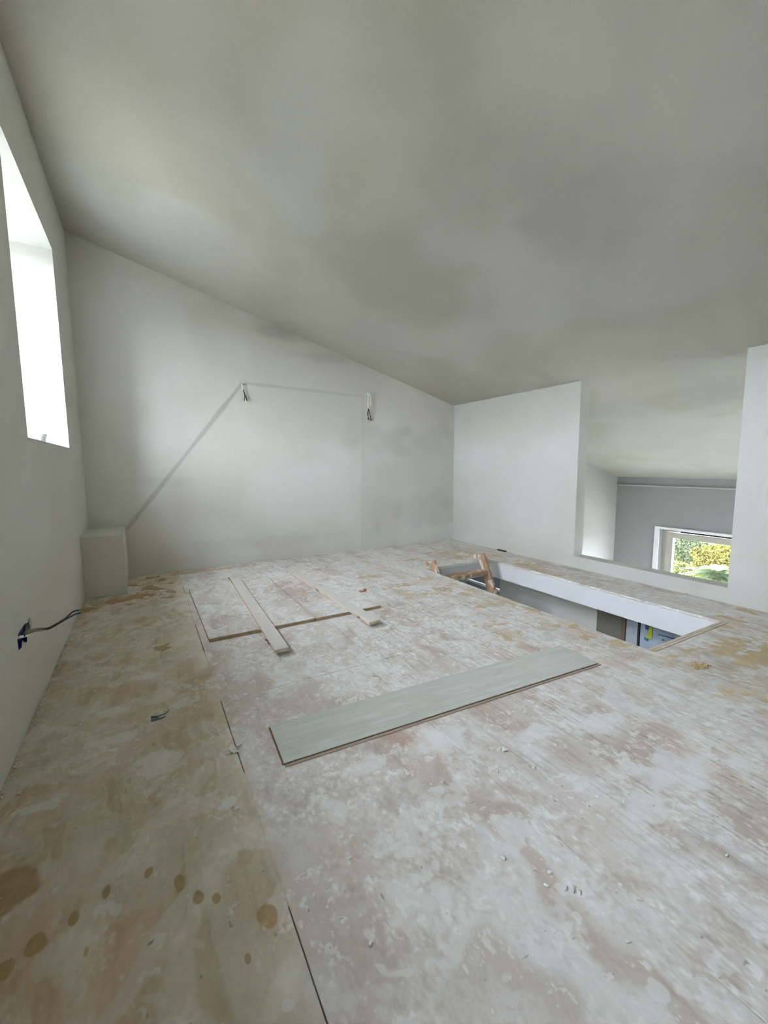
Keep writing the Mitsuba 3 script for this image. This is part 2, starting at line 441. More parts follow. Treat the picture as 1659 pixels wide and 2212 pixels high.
for xa, xb, y0, y1, share in ((.24, .91, 1.828, 1.828 + 2 * g, .55), (.92, 1.59, 1.828, 1.828 + 2 * g, .9), (1.61, 2.31, 1.80, 1.80 + 2 * g, .6)):
    xx = xa
    while xx < xb:
        step = jr.uniform(.04, .2)
        if jr.random() < share:
            fill.append(bx((xx, y0, -.006), (min(xx + step, xb), y1, -.0006 - .0008 * jr.random())))
        xx += step
add('floor__joint_dust', cat(*fill), M_FLOOR)
labels['floor__joint_dust'] = {'label': 'plaster dust trodden into the board joints', 'kind': 'stuff'}
add('floor__hatch_lining', bx((HX1 - .012, HY0, SLAB - .004), (HX1, HY1, -.012), .002), M_LINING)
add('floor__hatch_lining', bx((HX0, HY1 - .012, SLAB - .004), (HX1 - .012, HY1, -.012), .002), M_LINING)
add('floor__hatch_lining', bx((HX0, HY0, SLAB - .004), (HX0 + .012, HY1 - .012, -BT), .002), M_LINING)
add('floor__hatch_lining', bx((HX0 + .012, HY0, SLAB - .004), (HX1 - .012, HY0 + .012, -BT), .002), M_LINING)
k = add('floor__edge_strip', bx((HX0 - .02, HY0 - .016, -.02), (HX1 + .02, HY0 + .002, .003), .0015), M_STRIP)
add('floor__edge_strip', bx((HX0 - .015, HY0 - .034, -.02), (HX1 + .035, HY0 - .0175, .002), .0015), M_STRIP)

# ceiling: one sloping slab over the loft and the room beyond
sec = [(XL - .6, cz(XL - .6)), (XE + .4, cz(XE + .4)), (XE + .4, cz(XE + .4) + .2), (XL - .6, cz(XL - .6) + .2)]
v = np.array([[x, y, z] for y in (YF - .3, YB + .4) for x, z in sec])
add('ceiling', trimesh.convex.convex_hull(v), M_CEIL); struct('ceiling')

# left wall with its deep window recesses and the socket hole
WT = .62
W1 = (2.480, 3.722, 1.127, 2.457)
W2 = (-.05, 1.19, 1.127, 2.457)
W3 = (.9, 3.3, -2.0, -.75)
OUT = [(2.182, .379), (2.203, .358), (2.18, .332), (2.127, .341), (2.117, .321), (2.113, .307), (2.078, .319), (2.044, .338), (2.03, .317), (1.992, .321),
       (1.988, .362), (2.003, .377), (2.026, .381), (2.107, .385), (2.161, .372)]
import shapely.geometry as sg


def yz_prism(poly, x0, x1):
    m = trimesh.creation.extrude_polygon(sg.Polygon(poly) if isinstance(poly, list) else poly, 1.0, engine='earcut')
    v_ = m.vertices.copy()
    m.vertices = np.stack([x0 + v_[:, 2] * (x1 - x0), v_[:, 0], v_[:, 1]], 1)
    m.fix_normals()
    return m


def to_mf(m):
    from manifold3d import Mesh
    m = m.copy(); m.merge_vertices()
    return Manifold(Mesh(np.asarray(m.vertices, np.float32), np.asarray(m.faces, np.uint32)))


wl = mf((XL - WT, YF - .2, ZB), (XL, YB + .3, 2.99))
for y0, y1, z0, z1 in (W1, W2, W3):
    wl = wl - mf((XL - 1, y0, z0), (XL + 1, y1, z1))
hole = to_mf(yz_prism(OUT, XL - .045, XL + .01))
wl = wl - hole
add('wall_left', wl, M_WALL); struct('wall_left')


def left_window(n, w, glass=True):
    y0, y1, z0, z1 = w
    k = f'window_{n}'
    x0, x1 = XL - WT + .02, XL - WT + .075
    fr = .055
    ym = (y0 + y1) / 2
    frame = mf((x0, y0, z0), (x1, y1, z1)) - mf((x0 - 1, y0 + fr, z0 + fr), (x1 + 1, ym - .03, z1 - fr)) - mf((x0 - 1, ym + .03, z0 + fr), (x1 + 1, y1 - fr, z1 - fr))
    add(k, frame, M_SASH)
    for a, b in ((y0 + fr, ym - .03), (ym + .03, y1 - fr)):
        add(k + '__pane', bx((x0 + .02, a, z0 + fr), (x0 + .024, b, z1 - fr)).slice_plane([x0 + .022, 0, 0], [1, 0, 0]), 'm_glass')
    struct(k)


left_window(1, W1)
add('window_1__sill', bx((XL - WT + .08, W1[0] + .0005, W1[2] - .002), (XL + .003, W1[1] - .0005, W1[2] + .009), .002), M_JAMB)
left_window(3, W2)
left_window(4, W3)

# back wall of the loft, and its lower storey
add('wall_back', mf((XL, YB, SLAB), (XR2 + .03, YB + .25, 2.99)), M_BACK); struct('wall_back')
add('wall_lower_back', mf((XL, YB, ZB), (3.79, YB + .25, SLAB)), M_GREY); struct('wall_lower_back')
add('wall_front', mf((XL, YF - .2, ZB), (XE + .3, YF, 2.99)) - mf((3.9, YF - 1, -2.2), (6.3, YF + 1, .75)), M_WALL); struct('wall_front')

# partition on the right with the opening over the stairwell
OY0, OY1, OZ = 1.355, 2.604, .113
wr = mf((XR, YF, -.03), (XR2, YB, 1.80)) - mf((XR - 1, OY0, OZ), (XR2 + 1, OY1, 3))
add('wall_right', wr, M_WALL); struct('wall_right')

# the room beyond: side wall, end wall with its window, floor, lower walls
add('wall_beyond', mf((XR2 + .03, 4.365, ZB), (XE + .3, 4.7, 1.80)), M_WALL); struct('wall_beyond')
EW = (1.75, 3.632, -1.6, -.032)
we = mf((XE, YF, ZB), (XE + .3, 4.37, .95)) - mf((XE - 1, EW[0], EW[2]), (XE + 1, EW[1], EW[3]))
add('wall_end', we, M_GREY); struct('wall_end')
add('trim_1', bx((XE - .03, YF + .01, .630), (XE, 4.364, .657), .004), M_RAIL); struct('trim_1', 'thin pale rail along the end wall under the sloping ceiling')
add('floor_lower', mf((XL, YF, ZB - .2), (XE + .3, YB, ZB)), M_SLAB); struct('floor_lower')
add('wall_lower_right', mf((3.75, YF, ZB), (3.79, 3.73, SLAB)), M_WALL); struct('wall_lower_right')
add('wall_lower_front', mf((XL, YF + .001, ZB), (3.75, YF + .02, SLAB)), M_WALL); struct('wall_lower_front')

# ------------------------------------------------------------------ window in the end wall
y0, y1, z0, z1 = EW
k = 'window_2'
frame = mf((XE + .10, y0, z0), (XE + .19, y1, z1)) - mf((XE - 1, y0 + .062, z0 + .05), (XE + 1, y1 - .062, z1 - .04))
add(k, frame, M_SASH); struct(k)
add(k + '__casing', bx((XE - .016, y1, z0 - .06), (XE + .001, y1 + .072, z1 + .05), .003), M_WHITE)
add(k + '__casing', bx((XE - .016, y0 - .07, z1), (XE + .001, y1 - .001, z1 + .05), .003), M_WHITE)
add(k + '__casing_bead', bx((XE - .024, y0 - .07, z1 + .038), (XE - .0165, y1 + .072, z1 + .052), .002), M_GREY)
sash = mf((XE + .075, y0 + .068, z0 + .055), (XE + .13, y1 - .066, z1 - .046)) - mf((XE - 1, y0 + .17, z0 + .15), (XE + 1, y1 - .166, z1 - .130))
sk = add(k + '__sash', sash, M_SASH)
pane = trimesh.Trimesh([[XE + .10, y0 + .16, z0 + .14], [XE + .10, y1 - .16, z0 + .14], [XE + .10, y1 - .16, z1 - .125], [XE + .10, y0 + .16, z1 - .125]], [[0, 1, 2], [0, 2, 3]], process=False)
add(k + '__pane', pane, 'm_glass')
add(k + '__glazing_bead', bx((XE + .066, y1 - .172, z0 + .15), (XE + .076, y1 - .163, z1 - .13), .001), M_WHITE)
add(k + '__stay_track', bx((XE + .03, y0 + .4, z1 - .026), (XE + .06, y1 - .28, z1 - .012), .002), M_BLACK)
add(k + '__catch', bx((XE + .02, y1 - .29, z1 - .04), (XE + .06, y1 - .24, z1 - .012), .003), M_WHITE)
# window of the side wall that lights the room beyond (outside the frame)
wf = mf((3.9, YF - .12, -2.2), (6.3, YF - .05, .75)) - mf((3.96, YF - 1, -2.14), (6.24, YF + 1, .69))
add('window_5', wf, M_SASH); struct('window_5')

# ------------------------------------------------------------------ boxed-in duct in the corner
k = 'duct_box'
add(k + '__front_panel', bx((XL, 3.862, 0.0), (-.172, 3.873, .470), .0015), M_WALL)
add(k + '__side_panel', bx((-.184, 3.8735, 0.0), (-.172, YB, .470), .0015), M_WALL)
add(k + '__top_panel', bx((XL, 3.8735, .459), (-.1845, YB, .4705), .0015), M_WALL)
add(k + '__corner_bead', cat(bx((XL, 3.8600, .4625), (-.172, 3.8635, .4725), .001), bx((-.1745, 3.8600, 0.0), (-.1700, 3.8635, .4725), .001),
                             bx((-.1745, 3.8600, .4685), (-.1700, YB, .4725), .001)), M_WALL)
tag(k, 'low boxed-in duct plastered grey white in the corner between the left wall and back wall', 'duct box')

# ------------------------------------------------------------------ socket hole in the left wall
k = 'socket_box'
poly = sg.Polygon(OUT)
inner = poly.buffer(-.004)
back = cat(yz_prism(poly.buffer(-.0006), XL - .044, XL - .014), *[yz_prism(q, XL - .0138, XL + .0015) for q in getattr(poly.buffer(-.0006).difference(inner), 'geoms', [poly.buffer(-.0006).difference(inner)])])
add(k + '__back_box', back, M_BLUE)
br = sg.Polygon([(1.996, .374), (2.128, .336), (2.124, .327), (1.992, .365)])
add(k + '__bracket', yz_prism(br, XL - .008, XL + .006), M_WHITE)
add(k + '__screw', trimesh.creation.icosphere(1, .005).apply_translation([XL + .006, 2.055, .354]), M_NAIL)
rim = sg.Polygon([(2.160, .378), (2.184, .384), (2.207, .360), (2.184, .329), (2.150, .333), (2.172, .352)])
add(k + '__broken_rim', yz_prism(rim, XL - .012, XL + .004), M_GREYWIRE)
tag(k, 'broken dark blue double socket box set in the plaster of the left wall', 'socket box')
W = [(-.446, 2.10, .350), (-.436, 2.08, .356), (-.41, 2.08, .362), (-.374, 2.08, .359), (-.352, 2.08, .366), (-.313, 2.08, .387), (-.284, 2.08, .407), (-.262, 2.08, .411)]
k = 'socket_cable'
add(k + '__brown_wire', tube([(x, y - .003, z + .003 + .004 * (i > 5)) for i, (x, y, z) in enumerate(W)], .0032), M_BROWNWIRE, True)
add(k + '__blue_wire', tube([(x + .004 * (i > 5), y + .004, z - .003 - .004 * (i > 5)) for i, (x, y, z) in enumerate(W)], .0032), M_BLUEWIRE, True)
add(k + '__sheath', tube(W[:4], [.0085, .0085, .008, .006]), M_GREYWIRE, True)
labels[k + '__sheath'] = {'label': 'grey cable sheath smeared with plaster'}
tag(k, 'thin brown and blue wires sticking out of the blue socket box', 'cable')

# ------------------------------------------------------------------ cable tails on the back wall
Y = YB
k = 'cable_tail'
add(k + '__sleeve', tube([(.912, Y + .01, 1.815), (.905, Y - .02, 1.815), (.900, Y - .035, 1.80), (.902, Y - .035, 1.775), (.909, Y - .03, 1.75)], .006), M_SLEEVE, True)
add(k + '__wire', tube([(.908, Y - .03, 1.755), (.918, Y - .028, 1.72), (.924, Y - .026, 1.69), (.921, Y - .025, 1.668), (.916, Y - .026, 1.648)], .0045), M_BLACK, True)
add(k + '__wire', tube([(.911, Y - .03, 1.752), (.922, Y - .03, 1.715), (.932, Y - .03, 1.69), (.938, Y - .03, 1.67), (.942, Y - .03, 1.648)], .0045), M_BLACK, True)
add(k + '__plaster_dab', trimesh.creation.icosphere(2, .017).apply_transform(np.diag([1.5, .5, .8, 1])).apply_translation([.925, Y, 1.822]), M_DAB, True)
tag(k, 'short cable tail with bent white sleeve on the back wall, nearer the duct box', 'cable')
k = 'cable_tail_001'
add(k + '__sleeve', tube([(2.285, Y + .01, 1.815), (2.292, Y - .025, 1.822), (2.303, Y - .035, 1.80), (2.300, Y - .03, 1.75), (2.303, Y - .025, 1.70), (2.312, Y - .022, 1.655)], .0055), M_SLEEVE, True)
add(k + '__sleeve', tube([(2.300, Y + .01, 1.825), (2.315, Y - .03, 1.826), (2.330, Y - .04, 1.80), (2.338, Y - .035, 1.75), (2.334, Y - .03, 1.71), (2.327, Y - .028, 1.685)], .005), M_SLEEVE, True)
for e in ((2.308, 1.545), (2.342, 1.540), (2.298, 1.575)):
    add(k + '__wire', tube([(2.312, Y - .022, 1.66), ((2.312 + e[0]) / 2, Y - .02, (1.66 + e[1]) / 2 + .01), (e[0], Y - .02, e[1])], .0035), M_BLACK, True)
for e in ((2.308, 1.535), (2.342, 1.530)):
    add(k + '__connector', tube([(e[0], Y - .02, e[1] + .022), (e[0] + .001, Y - .02, e[1]), (e[0] + .002, Y - .02, e[1] - .008)], [.006, .0085, .007]), M_BROWNWIRE, True)
add(k + '__plaster_dab', trimesh.creation.icosphere(2, .014).apply_transform(np.diag([1.4, .5, .8, 1])).apply_translation([2.280, Y, 1.808]), M_DAB, True)
tag(k, 'looped white cable tail with small brown connectors, nearer the partition on the back wall', 'cable')

# ------------------------------------------------------------------ loose sheets, battens and the floor plank
def sheet(key, quad, zb, t, mat_top, mat_edge, label):
    """A loose board: quad corners (x, y) anticlockwise, a dusty face on a raw core."""
    c = np.array(quad, float)
    ctr = c.mean(0)
    def slab_(q, z0, z1):
        return trimesh.convex.convex_hull(np.vstack([np.c_[q, np.full(4, z0)], np.c_[q, np.full(4, z1)]]))
    add(key + '__core', slab_(c, zb, zb + t - .0035), mat_edge)
    top = np.vstack([np.c_[c, np.full(4, zb + t - .0034)], np.c_[ctr + (c - ctr) * .998, np.full(4, zb + t)]])
    add(key + '__face', trimesh.convex.convex_hull(top), mat_top)
    labels[key + '__core'] = {'label': 'raw brown board edge'}


sheet('board_offcut', [(.270, 2.508), (.908, 2.516), (.906, 3.665), (.262, 3.654)], .0005, .0225, M_FLOOR, M_EDGE, '')
tag('board_offcut', 'dusty square chipboard offcut lying on the floor near the duct box, under the longer batten', 'board')
sheet('board_offcut_001', [(.914, 2.516), (1.396, 2.524), (1.384, 3.684), (.912, 3.665)], .0005, .0215, M_FLOOR, M_EDGE, '')
tag('board_offcut_001', 'narrower dusty chipboard offcut butted against the square one, nearer the hatch', 'board')


def batten(key, a0, a1, w, t, z, label, tail):
    """A batten from a0 to a1 (centre line), w wide and t thick, with planed edges."""
    a0, a1 = np.array(a0, float), np.array(a1, float)
    d = a1 - a0
    L = np.linalg.norm(d)
    m = bx((-w / 2, 0, 0), (w / 2, L, t), .0022)
    ang = math.atan2(d[1], d[0]) - math.pi / 2
    Rm = trimesh.transformations.rotation_matrix(ang, [0, 0, 1]); Rm[:3, 3] = [a0[0], a0[1], z]
    m = m.subdivide().subdivide()
    v_ = m.vertices
    v_[:, 2] += np.where(v_[:, 2] > t * .5, -.0012 * np.sin(v_[:, 1] * 23), 0)
    m.apply_transform(Rm)
    add(key + '__bar', m, M_BATTEN)
    for sx, yy, h in tail:
        q = tube([(sx * w / 2 * .7, yy, t * .4), (sx * (w / 2 + .004), yy, t * .55), (sx * (w / 2 + .010), yy + .004, t * .9), (sx * (w / 2 + .012), yy + .012, t * (.9 + h))], .0026, 6, 3)
        q.apply_transform(Rm)
        add(key + '__nail', q, M_NAIL)
    tag(key, label, 'batten')


batten('batten', (.581, 2.124), (.634, 3.812), .076, .021, .0235, 'longer dusty wooden batten lying across the square chipboard offcut', [(-1, .11, .4), (-1, .16, -.4), (-1, 1.62, .3)])
batten('batten_001', (1.192, 2.230), (1.146, 3.697), .080, .021, .0225, 'shorter wooden batten with a raw orange edge, lying across the narrower offcut nearer the hatch', [(-1, .12, -.3), (-1, .80, .5)])

k = 'laminate_plank'
A, B_, C_, D_ = np.array([.3515, 1.311]), np.array([1.929, 1.2315]), np.array([1.956, 1.455]), np.array([.368, 1.540])
ex = (B_ - A) / np.linalg.norm(B_ - A)
ey = np.array([-ex[1], ex[0]])
LP = np.linalg.norm(B_ - A)
WP = .232


def plank_box(u0, u1, v0, v1, z0, z1, ch=0.0):
    m = bx((u0, v0, z0), (u1, v1, z1), ch)
    Rm = np.eye(4); Rm[:2, 0], Rm[:2, 1], Rm[:2, 3] = ex, ey, A
    m.apply_transform(Rm)
    return m


add(k + '__face', plank_box(0, LP - .004, 0, WP, .0084, .0118, .0008), M_PLANK)
add(k + '__core', cat(plank_box(.0005, LP - .0045, .0022, WP - .001, .0005, .0083), plank_box(-.004, .0004, .006, WP - .004, .0025, .0055)), M_CORE)
add(k + '__tongue', plank_box(0.002, LP + .004, -.0105, .0021, .0006, .0044, .0008), M_LIP)
labels[k + '__core'] = {'label': 'dark brown fibreboard core'}
labels[k + '__tongue'] = {'label': 'pale brown tongue along the long edge'}
tag(k, 'pale grey green laminate floor plank lying alone on the dusty boards', 'plank')

# ------------------------------------------------------------------ ladder standing in the hatch
k = 'ladder'
TL = math.radians(24.0)


def rail(x0, x1, zt):
    m = bx((x0, -.05, -3.05), (x1, .05, 0), .004)
    m = m.slice_plane([0, 0, -3.04], [0, 0, 1], cap=True) if False else m
    Rm = trimesh.transformations.rotation_matrix(-TL, [1, 0, 0])
    m.apply_transform(Rm)
    m.apply_translation([0, 3.216, zt])
    return m


add(k + '__rail', rail(2.330, 2.364, .094), M_LADDER)
add(k + '__rail', rail(2.950, 2.988, .094), M_LADDER)
for i in range(9):
    zt = -.060 - i * .275
    yc = 3.216 + (zt - .094) * math.tan(TL)
    add(k + '__tread', bx((2.355, yc - .050, zt - .036), (2.965, yc + .045, zt), .003), M_LADDER)
add(k + '__hook', bx((2.312, 3.255, .040), (2.3295, 3.305, .078), .003), M_LADDER)
add(k + '__hook', bx((2.932, 3.255, .040), (2.9495, 3.305, .078), .003), M_LADDER)
tag(k, 'plaster-splashed brown wooden ladder whose top sticks up through the floor hatch', 'ladder')

# ------------------------------------------------------------------ what shows below, through the hatch
k = 'cupboard_side'
add(k, bx((3.735, 2.185, ZB), (3.7495, 2.43, SLAB), .003), M_DARKBOARD)
tag(k, 'dark grey board standing in the storey below, seen through the hatch', 'panel')
k = 'door_post'
add(k + '__board', bx((3.728, 2.150, ZB), (3.7495, 2.183, SLAB), .003), M_DARKWOOD)
add(k + '__stop', bx((3.720, 2.142, ZB), (3.735, 2.1495, SLAB), .002), M_DARKWOOD)
tag(k, 'dark wooden post in the storey below beside the film-wrapped panels', 'post')


def film_panel(key, y0, y1, m_, prints, label):
    nb = 14
    ys = np.linspace(y0, y1, 30); zs = np.linspace(ZB + .3, -.20, 90)
    yy, zz = np.meshgrid(ys, zs, indexing='ij')
    import meshkit
    dx = .006 * meshkit.fbm(np.stack([yy * 14, zz * 9, yy * 0 + y0 * 7], -1), 3, 5)
    vx = np.stack([3.738 - dx, yy, zz], -1).reshape(-1, 3)
    i = np.arange(29)[:, None] * 90 + np.arange(89)[None]
    i = i.ravel()
    f = np.vstack([np.stack([i, i + 1, i + 91], 1), np.stack([i, i + 91, i + 90], 1)])
    sheet_ = trimesh.Trimesh(vx, f, process=False)
    body = bx((3.7395, y0, ZB), (3.7495, y1, -.195), .001)
    add(key + '__body', body, M_FILM2)
    add(key + '__film', sheet_, m_, True)
    for poly_, pm in prints:
        add(key + '__print', yz_prism(poly_, 3.7265, 3.7285), pm)
    tag(key, label, 'wrapped panel')


film_panel('wrapped_panel', 2.036, 2.140, M_FILM2, [([(2.090, -.438), (2.078, -.446), (2.066, -.470), (2.08, -.464)], M_PALEBLUE), ([(2.085, -.492), (2.06, -.488), (2.07, -.520), (2.09, -.515)], M_PALEBLUE)],
           'narrow white film-wrapped panel below the hatch, between dark post and black strip')
film_panel('wrapped_panel_001', 1.40, 2.016, M_FILM, [
    ([(1.938, -.402), (1.914, -.396), (1.908, -.498), (1.958, -.512)], M_YELLOW), ([(1.972, -.395), (1.940, -.400), (1.945, -.436), (1.972, -.432)], M_NAVY),
    ([(1.978, -.508), (1.946, -.512), (1.944, -.535), (1.972, -.530)], M_GREEN), ([(1.862, -.440), (1.80, -.436), (1.80, -.444), (1.862, -.450)], M_GREEN),
    ([(1.80, -.436), (1.735, -.432), (1.735, -.444), (1.80, -.446)], M_NAVY), ([(1.85, -.392), (1.80, -.390), (1.80, -.420), (1.85, -.424)], M_PALEBLUE),
    ([(1.79, -.396), (1.74, -.394), (1.74, -.418), (1.79, -.420)], M_PALEBLUE), ([(1.885, -.455), (1.870, -.455), (1.872, -.490), (1.886, -.49)], M_PALEBLUE),
    ([(1.832, -.470), (1.815, -.470), (1.815, -.486), (1.832, -.486)], M_GREEN), ([(1.800, -.472), (1.782, -.472), (1.782, -.492), (1.800, -.492)], M_PALEBLUE)],
           'wide panel in blue white film printed yellow green and navy in the storey below')
add('black_strip', bx((3.722, 2.018, ZB), (3.7495, 2.034, -.19), .002), M_BLACK)
tag('black_strip', 'thin black upright strip between the two film-wrapped panels below the hatch', 'strip')
k = 'lower_partition'
add(k + '__board', mf((3.775, 3.735, ZB), (3.789, YB, -.575)), M_BLUEGREY)
add(k + '__rail', bx((3.760, 3.735, -.574), (3.789, YB, -.556), .003), M_WHITE)
add(k + '__upper_board', mf((3.780, 3.735, -.540), (3.789, YB, SLAB)), M_BLUEGREY)
tag(k, 'blue grey partition with a white rail behind the ladder in the storey below', 'partition')

# ------------------------------------------------------------------ tub lid on the window sill
zt = W1[2] + .0095
tub = lathe([(0, 0), (.058, 0), (.062, .004), (.066, .034), (.070, .036), (.070, .046), (.064, .046), (.060, .040), (.030, .037), (0, .037)], (-.525, 3.0, zt))
add('tub_lid', tub, M_TUB, 35)
tag('tub_lid', 'shallow round white plastic tub on the sill of the left window', 'tub')

# ------------------------------------------------------------------ plaster chips and scraps on the floor
def chip_mesh(x, y, r, seed, z=0.0, flat=.55):
    rg = np.random.default_rng(seed)
    p = rg.normal(size=(14, 3)); p /= np.linalg.norm(p, axis=1, keepdims=True)
    p *= r * rg.uniform(.6, 1.05, (14, 1)) * np.array([1.25, .85, flat])
    a = rg.uniform(0, 6.28)
    c, s = math.cos(a), math.sin(a)
    p = np.c_[p[:, 0] * c - p[:, 1] * s, p[:, 0] * s + p[:, 1] * c, p[:, 2]]
    m = trimesh.convex.convex_hull(p)
    m.apply_translation([x, y, z - m.bounds[0, 2]])
    return m


CH = [(1.046, .998, 14), (1.036, 1.012, 9), (1.141, .783, 10), (1.065, .887, 8), (.824, .562, 10), (.829, .549, 8), (.812, .571, 7), (.812, .616, 7), (.827, .433, 7),
      (.948, .932, 6), (.739, .702, 8), (.728, .999, 5), (.69, .879, 5), (.356, .698, 5), (.4, .897, 7), (.321, .776, 5), (1.057, .821, 6), (1.182, .655, 7), (.777, .598, 6),
      (.934, .47, 6), (.765, .989, 5), (1.134, .707, 6), (1.24, .421, 5), (.581, 2.47, 8), (.843, 2.161, 8), (1.04, .939, 5), (.613, 1.012, 5), (.18, 1.204, 8), (.167, 1.218, 7),
      (-.046, .933, 8), (3.149, 1.75, 9), (1.081, .701, 6), (1.246, .606, 5), (.932, .512, 5), (.423, 1.131, 5), (.677, 2.188, 8), (1.184, 2.10, 7), (.74, 2.42, 7), (1.02, 2.44, 8),
      (.35, 2.38, 7), (1.5, 2.2, 7), (1.7, 2.5, 7), (2.1, 2.1, 6), (1.4, 1.9, 7), (.9, 1.7, 7), (1.2, 1.6, 6), (-.1, 2.7, 8), (-.25, 2.2, 7), (-.39, 1.6, 8), (-.41, 2.0, 7)]
OWN = {0: 'largest white plaster chip, in front of the middle of the laminate plank', 2: 'oblong white plaster chip alone on the boards, below and right of the largest plaster chip',
       4: 'biggest chip of the white plaster cluster on the bare boards in the right foreground', 30: 'white plaster chip on the strip of floor between the hatch and the partition'}
for i, (x, y, r) in enumerate(CH):
    key = add('plaster_chip', chip_mesh(x, y, r * .00115, 100 + i), M_CHIP)
    if OWN.get(i):
        tag(key, OWN[i], 'plaster chip')
    elif x < .23:
        tag(key, 'small white plaster chip on the tan board along the left wall', 'plaster chip', 'plaster chips on the tan board')
    elif y < 1.2:
        tag(key, 'small white plaster chip on the pale boards in front of the laminate plank', 'plaster chip', 'plaster chips in front of the plank')
    else:
        tag(key, 'small white plaster chip on the pale boards between the laminate plank and the offcuts', 'plaster chip', 'plaster chips behind the plank')
for i, (x, y, r) in enumerate([(.843, 3.02, 9), (.80, 2.86, 8), (.56, 3.12, 7), (.50, 3.05, 9), (.55, 2.98, 8), (.47, 2.98, 6), (.70, 2.72, 8), (1.02, 2.95, 9), (1.08, 3.05, 9), (1.06, 2.75, 8), (1.0, 2.68, 7), (.97, 3.2, 7)]):
    key = add('plaster_flake', chip_mesh(x, y, r * .0013, 300 + i, .0233 if x < .91 else .0223, .3), M_CHIP)
    tag(key, f'white plaster flake lying on the {"square" if x < .91 else "narrower"} chipboard offcut', 'plaster flake', f'plaster flakes on the {"square" if x < .91 else "narrower"} offcut')
cr = []
rg = np.random.default_rng(11)
n_ = 0
while n_ < 900:
    x, y = rg.uniform(-.43, 3.5), rg.uniform(.2, 4.4)
    if HX0 - .05 < x < HX1 + .02 and HY0 - .05 < y < HY1 + .02 or .25 < x < 1.42 and 2.48 < y < 3.72 or 1.2 < y < 1.57 and .33 < x < 1.98 or x < -.15 and y > 3.83 or .5 < x < 1.25 and 2.1 < y < 3.85:
        continue
    m = chip_mesh(x, y, rg.uniform(.0013, .0034), 1000 + n_, 0, .5)
    cr.append(m); n_ += 1
add('plaster_crumbs', cat(*cr), M_CHIP)
tag('plaster_crumbs', 'fine white plaster crumbs strewn all over the floor boards', 'plaster crumbs', kind='stuff')
# crumbs heaped along the foot of the left wall
cr = [chip_mesh(XL + .008 + .012 * rg.random() ** 2, rg.uniform(.9, 3.8), rg.uniform(.002, .007), 5000 + i, 0, .7) for i in range(150)]
add('skirting_rubble', cat(*cr), M_DAB)
tag('skirting_rubble', 'grey plaster rubble along the foot of the left wall', 'rubble', kind='stuff')
# a few pieces that stand out
def lump(key, parts, m, label, c):
    add(key, cat(*parts), m); tag(key, label, c)


lump('plaster_lump', [chip_mesh(.215, 1.478, .020, 41, 0, .5), chip_mesh(.240, 1.492, .014, 42), chip_mesh(.198, 1.466, .013, 43, 0, .4), chip_mesh(.228, 1.462, .010, 44)], M_CHIP,
     'broken cream plaster lump lying over the board joint left of the laminate plank', 'plaster lump')
sw = np.random.default_rng(5)
lump('sawdust_heap', [chip_mesh(2.345 + sw.normal() * .022, .965 + sw.normal() * .014, .010 * sw.uniform(.5, 1.1), 600 + i, 0, .6) for i in range(60)], M_SAW,
     'small heap of brown sawdust on the floor near the corner of the hatch', 'sawdust heap')
labels['sawdust_heap']['kind'] = 'stuff'
lump('wood_splinter', [bx((1.445, 2.93, .0003), (1.487, 2.944, .008), .002), bx((1.468, 2.935, .0065), (1.498, 2.947, .020), .002), bx((1.440, 2.945, .0003), (1.462, 2.958, .010), .002)], M_SPLINTER,
     'broken splinter of brown wood on the floor beside the narrower offcut', 'wood splinter')
st = [tube([(-.03, 1.852, .004), (-.012, 1.838, .006), (.006, 1.842, .005), (.02, 1.838, .008), (.034, 1.850, .012)], .0022, 6), tube([(-.022, 1.825, .003), (0, 1.818, .004), (.018, 1.826, .003)], .0024, 6),
      bx((-.032, 1.816, .0003), (-.012, 1.850, .003), .0008), tube([(-.01, 1.848, .003), (-.006, 1.818, .004)], .002, 6)]
add('wire_scrap', cat(*st), M_TEAL); tag('wire_scrap', 'torn scrap of dark teal foil on the tan board near the left wall', 'foil scrap')
add('wall_wedge', bx((3.560, 3.47, .0003), (3.585, 3.60, .013), .003), M_NAIL); tag('wall_wedge', 'small dark wedge lying at the foot of the partition behind the ladder', 'wedge')
lump('wood_chip', [chip_mesh(3.572, 1.60, .014, 77, 0, .4)], M_SPLINTER, 'small brown wood chip at the foot of the partition under the opening', 'wood chip')

# ------------------------------------------------------------------ outside the end window: trees, mast, ground
add('ground', bx((XE + 1, -30, -7.2), (90, 45, -7.0)), M_GROUND); struct('ground')


def leaves(centre, rad, n, size, seed, lump_=.35, long=1.0):
    rg_ = np.random.default_rng(seed)
    import meshkit
    d = rg_.normal(size=(n, 3)); d /= np.linalg.norm(d, axis=1, keepdims=True)
    r = rg_.uniform(.35, 1.0, n) ** .6 * (1 - lump_ + 2 * lump_ * meshkit.fbm(d * 2.6 + seed, 3, seed))
    c = np.array(centre) + d * r[:, None] * np.array(rad)
    a = rg_.normal(size=(n, 3)); a /= np.linalg.norm(a, axis=1, keepdims=True)
    b = np.cross(a, rg_.normal(size=(n, 3))); b /= np.linalg.norm(b, axis=1, keepdims=True)
    s = size * rg_.uniform(.6, 1.3, (n, 1))
    v_ = np.stack([c - a * s * long, c + b * s * .5, c + a * s * long, c - b * s * .5], 1).reshape(-1, 3)
    i = np.arange(n) * 4
    return trimesh.Trimesh(v_, np.vstack([np.stack([i, i + 1, i + 2], 1), np.stack([i, i + 2, i + 3], 1)]), process=False)


def tree(key, centre, rad, n, size, seed, m_, label, cat_='tree'):
    c = np.array(centre, float)
    add(key + '__foliage', leaves(c, rad, n, size, seed), m_)
    add(key + '__trunk', tube([(c[0], c[1], -7.0), (c[0] + .05, c[1], (c[2] - 7) / 2), (c[0], c[1] + .03, c[2])], [.14, .11, .05], 8), M_BARK)
    tag(key, label, cat_)


